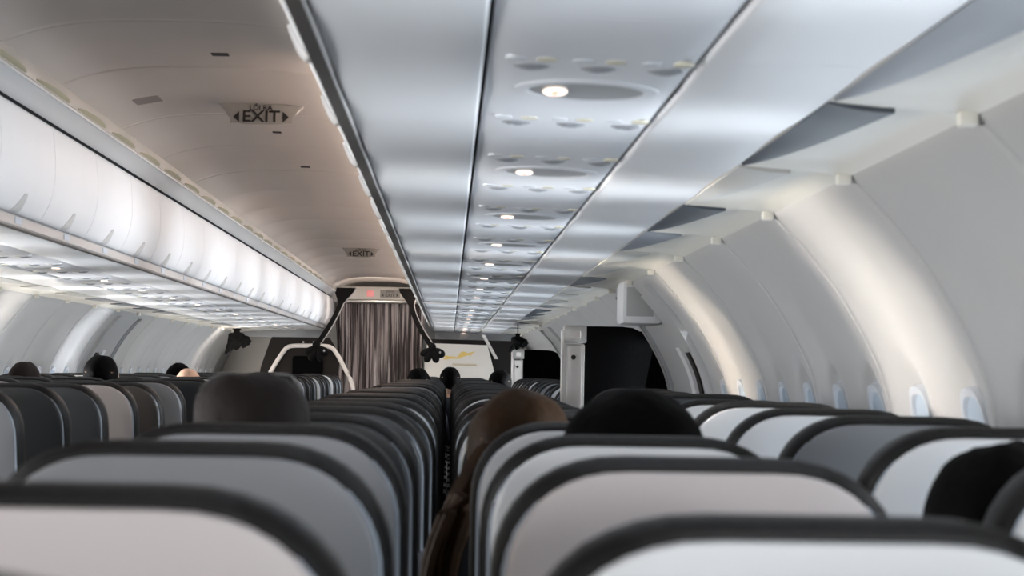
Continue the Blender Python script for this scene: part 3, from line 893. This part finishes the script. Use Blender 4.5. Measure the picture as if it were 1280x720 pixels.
while x < 0.17:
    wd = random.uniform(0.010, 0.02)
    g2.tube([(cx + x, -0.002, cz - 0.125), (cx + x + wd * .4, -0.002, cz - 0.105 + random.uniform(-.004, .008)), (cx + x + wd, -0.002, cz - 0.128)], 0.0055, 5); x += wd + 0.008
g2.build('script_line', GOLDP, t)
# slanted white strip and dark recess behind the cream bulkhead
tag(MB().extrude_xz([(CX + 0.36, 1.66), (CX + 0.40, 1.66), (CX + 0.56, 1.38), (CX + 0.52, 1.38)], 26.4, 26.45).build('slanted_trim', FRAME), 'slanted white trim strip right of the cream bulkhead', 'trim strip')
# left bulkhead: dark panel in an arched pale frame
t = thing('bulkhead', (0, 26.2, 0), 'dark bulkhead with arched pale frame at the front left', 'bulkhead')
MB().extrude_xz([(-1.55, 0.0), (-1.345, 1.25), (-1.24, 1.56), (-1.22, 1.595), (-0.56, 1.595), (-0.50, 1.5), (-0.28, 0.0)], 0.03, 0.08).build('panel', DBROWN, t)
ap = [(CX - 2.07, 1.15), (CX - 2.00, 1.28), (CX - 1.91, 1.42), (CX - 1.86, 1.475), (CX - 1.79, 1.495), (CX - 1.6, 1.50), (CX - 1.42, 1.497), (CX - 1.35, 1.475), (CX - 1.30, 1.42), (CX - 1.23, 1.30), (CX - 1.12, 1.08), (CX - 1.09, 0.9)]
MB().tube([(x, 0.0, z) for x, z in catmull(ap, 4)], 0.026, 10).build('arch_frame', FRAME, t)
for x in (CX - 1.68, CX - 1.56):
    MB().box(x - .008, x + .008, 0.0, 0.03, 1.53, 1.55, bev=0.002).build('stud', FRAME, t)
MB().box(CX - 1.80, CX - 1.45, -0.02, 0.03, 0.9, 1.38, bev=0.03).build('crew_seat_back', BLACKP, t)
# header with signs above the curtain
t = thing('header_panel', (0, 26.6, 0), 'pale header panel above the curtain holding small lit signs', 'header')
MB().box(-0.56, 0.56, 0, 0.06, 2.05, 2.20, bev=0.008).build('panel', PART, t)
MB().box(-0.56, 0.56, -0.02, 0.02, 2.015, 2.045, bev=0.006).build('curtain_rail', METAL, t)
MB().box(-0.155, -0.075, -0.008, 0.004, 2.085, 2.155, bev=0.003).build('pink_sign', PINKL, t)
pl = MB().box(0.0, 0.23, -0.008, 0.004, 2.075, 2.165, bev=0.003).build('exit_plate', SIGN, t)
text('EXIT', 0.05, 'lettering', INK, pl, (0.115, -0.009, 2.102), (PI / 2, 0, 0), sx=1.1)
text('LỐI RA', 0.028, 'small_lettering', INK, pl, (0.115, -0.009, 2.145), (PI / 2, 0, 0))
for s in (-1, 1):
    MB().add([(0.115 + s * 0.075, -0.0085, 2.12), (0.115 + s * 0.075, -0.0085, 2.085), (0.115 + s * 0.095, -0.0085, 2.102)], [(0, 1, 2)]).build('arrow', INK, pl, smooth=False)
# curtain
rows = []
NX = 240
for k in range(24):
    z = 0.05 + (2.01 - 0.05) * k / 23
    rw = []
    for i in range(NX + 1):
        t_ = i / NX; x = -0.525 + 1.055 * t_
        ph = 2 * PI * 13 * t_ + 0.8 * math.sin(9 * t_) + 0.25 * math.sin(3 * z)
        amp = 0.030 + 0.012 * math.sin(5 * t_ + 1)
        pinch = 0.03 * math.exp(-((z - 1.46) / 0.25) ** 2) * (2 * t_ - 1) ** 3
        rw.append((x - pinch, 26.73 + amp * math.sin(ph) + 0.008 * math.sin(2.3 * ph), z))
    rows.append(rw)
tag(MB().grid(rows).build('curtain', CURT, angle=80), 'brown and white mottled pleated curtain closing the aisle', 'curtain')
# dark tie straps with bows
def ribbon(mb, pts, ws, th=0.012, mi=0):
    rws = []
    for (x, y, z), w_ in zip(pts, ws):
        rws.append([(x - w_ / 2, y - th / 2, z), (x + w_ / 2, y - th / 2, z), (x + w_ / 2, y + th / 2, z), (x - w_ / 2, y + th / 2, z)])
    o = len(mb.v); mb.grid(rws, mi, closed=True)
    mb.f += [tuple(range(o, o + 4)), tuple(range(len(mb.v) - 4, len(mb.v)))]; mb.m += [mi, mi]
def strap(p0, p1, bend, label):
    root = thing('tie_strap', (0, 25.7, 0), label, 'strap')
    mb = MB(); pts, ws = [], []
    for i in range(15):
        q = i / 14
        pts.append((p0[0] + (p1[0] - p0[0]) * (q ** 1.15) + bend * math.sin(PI * q), 0.35 * (1 - q), p0[1] + (p1[1] - p0[1]) * q))
        ws.append(0.055 + 0.19 * (1 - smooth(q / 0.32)) + 0.02 * q)
    ribbon(mb, pts, ws); mb.build('strap', STRAP, root)
    mb = MB(); mb.tube([(p[0] + w_ / 2, p[1] - 0.008, p[2]) for p, w_ in zip(pts, ws)], 0.006, 6); mb.build('light_edge', STRAPE, root)
    kx, kz = p1
    mb = MB()
    mb.ellipsoid((kx, -0.02, kz), (0.045, 0.04, 0.05))
    for ang, ln in ((-2.5, 0.12), (-1.95, 0.14), (-1.25, 0.14), (-0.65, 0.13)):
        c = (kx + math.cos(ang) * ln * 0.75, -0.02, kz + math.sin(ang) * ln * 0.75)
        f = 0.30 if ang < -1 else 0.36
        o0 = len(mb.v)
        mb.ellipsoid((0, 0, 0), (ln * 0.58, 0.045, ln * f), 14, 10)
        for i in range(o0, len(mb.v)):
            lx, ly, lz = mb.v[i]; lz *= 0.75 + 0.5 * (lx / ln + 0.5)
            mb.v[i] = (c[0] + lx * math.cos(ang) - lz * math.sin(ang), -0.02 + ly, c[2] + lx * math.sin(ang) + lz * math.cos(ang))
    mb.build('bow', STRAP, root)
    mb = MB(); mb.ellipsoid((kx + 0.09, -0.06, kz - 0.06), (0.012, 0.01, 0.014)); mb.build('bow_button', STRAPE, root)
    return root
strap((CX - 1.20, 2.165), (CX - 1.50, 1.50), 0.03, 'dark fabric strap with bow hanging left of the curtain')
strap((CX - 0.47, 2.165), (CX - 0.20, 1.50), -0.05, 'dark fabric strap with bow hanging right of the curtain')
# dark bundles of cloth under the far bins
def bundle(x, y, z, label, flip, sc=1.0):
    root = thing('cloth_bundle', (x, y, z), label, 'bundle')
    mb = MB(); rnd = random.Random(int(y * 10))
    fn = lambda d: 1 + 0.22 * math.sin(5 * d.x + 2) * math.sin(6 * d.z + 1) + 0.12 * math.sin(11 * d.y + 4 * d.x)
    mb.ellipsoid((0, 0, 0), (0.095, 0.08, 0.085), 20, 14, fn=fn)
    mb.ellipsoid((flip * 0.08, 0, -0.01), (0.07, 0.06, 0.06), 18, 12, fn=fn)
    mb.build('cloth', STRAP, root)
    mb = MB(); pts = [(0, 0, 0.18), (0, 0, 0.05)]
    ribbon(mb, [(0, 0, 0.13), (0, 0, 0.1), (0, 0, 0.04)], [0.10, 0.06, 0.08], 0.03); mb.build('hanger', STRAP, root)
    mb = MB(); mb.tube([(-flip * 0.02, -0.02, 0.03), (-flip * 0.07, -0.02, -0.07), (-flip * 0.125, -0.02, -0.15)], [0.035, 0.045, 0.008], 8); mb.build('loose_end', STRAP, root)
    MB().tube([(0, 0, 0.12), (0, 0, (1.672 - z) / sc)], 0.008, 6).build('cord', STRAP, root)
    root.scale = (sc, sc, sc)
bundle(CX - 2.33, 25.0, 1.535, 'dark cloth bundle hanging under the far left bins', 1)
bundle(CX + 0.60, 20.3, 1.500, 'dark cloth bundle hanging above the far black partition', 1, 0.62)
# white joint strip across the right bins
for sd in (1,):
    mb = MB()
    mb.extrude_xz([(sd * 0.63, 1.691), (sd * 1.60, 1.664), (sd * 1.60, 1.650), (sd * 1.40, 1.660), (sd * 0.66, 1.681)], 15.0, 15.06)
    tag(mb.build('joint_strip', FRAME), 'bright white joint strip crossing under the right bins', 'trim strip')
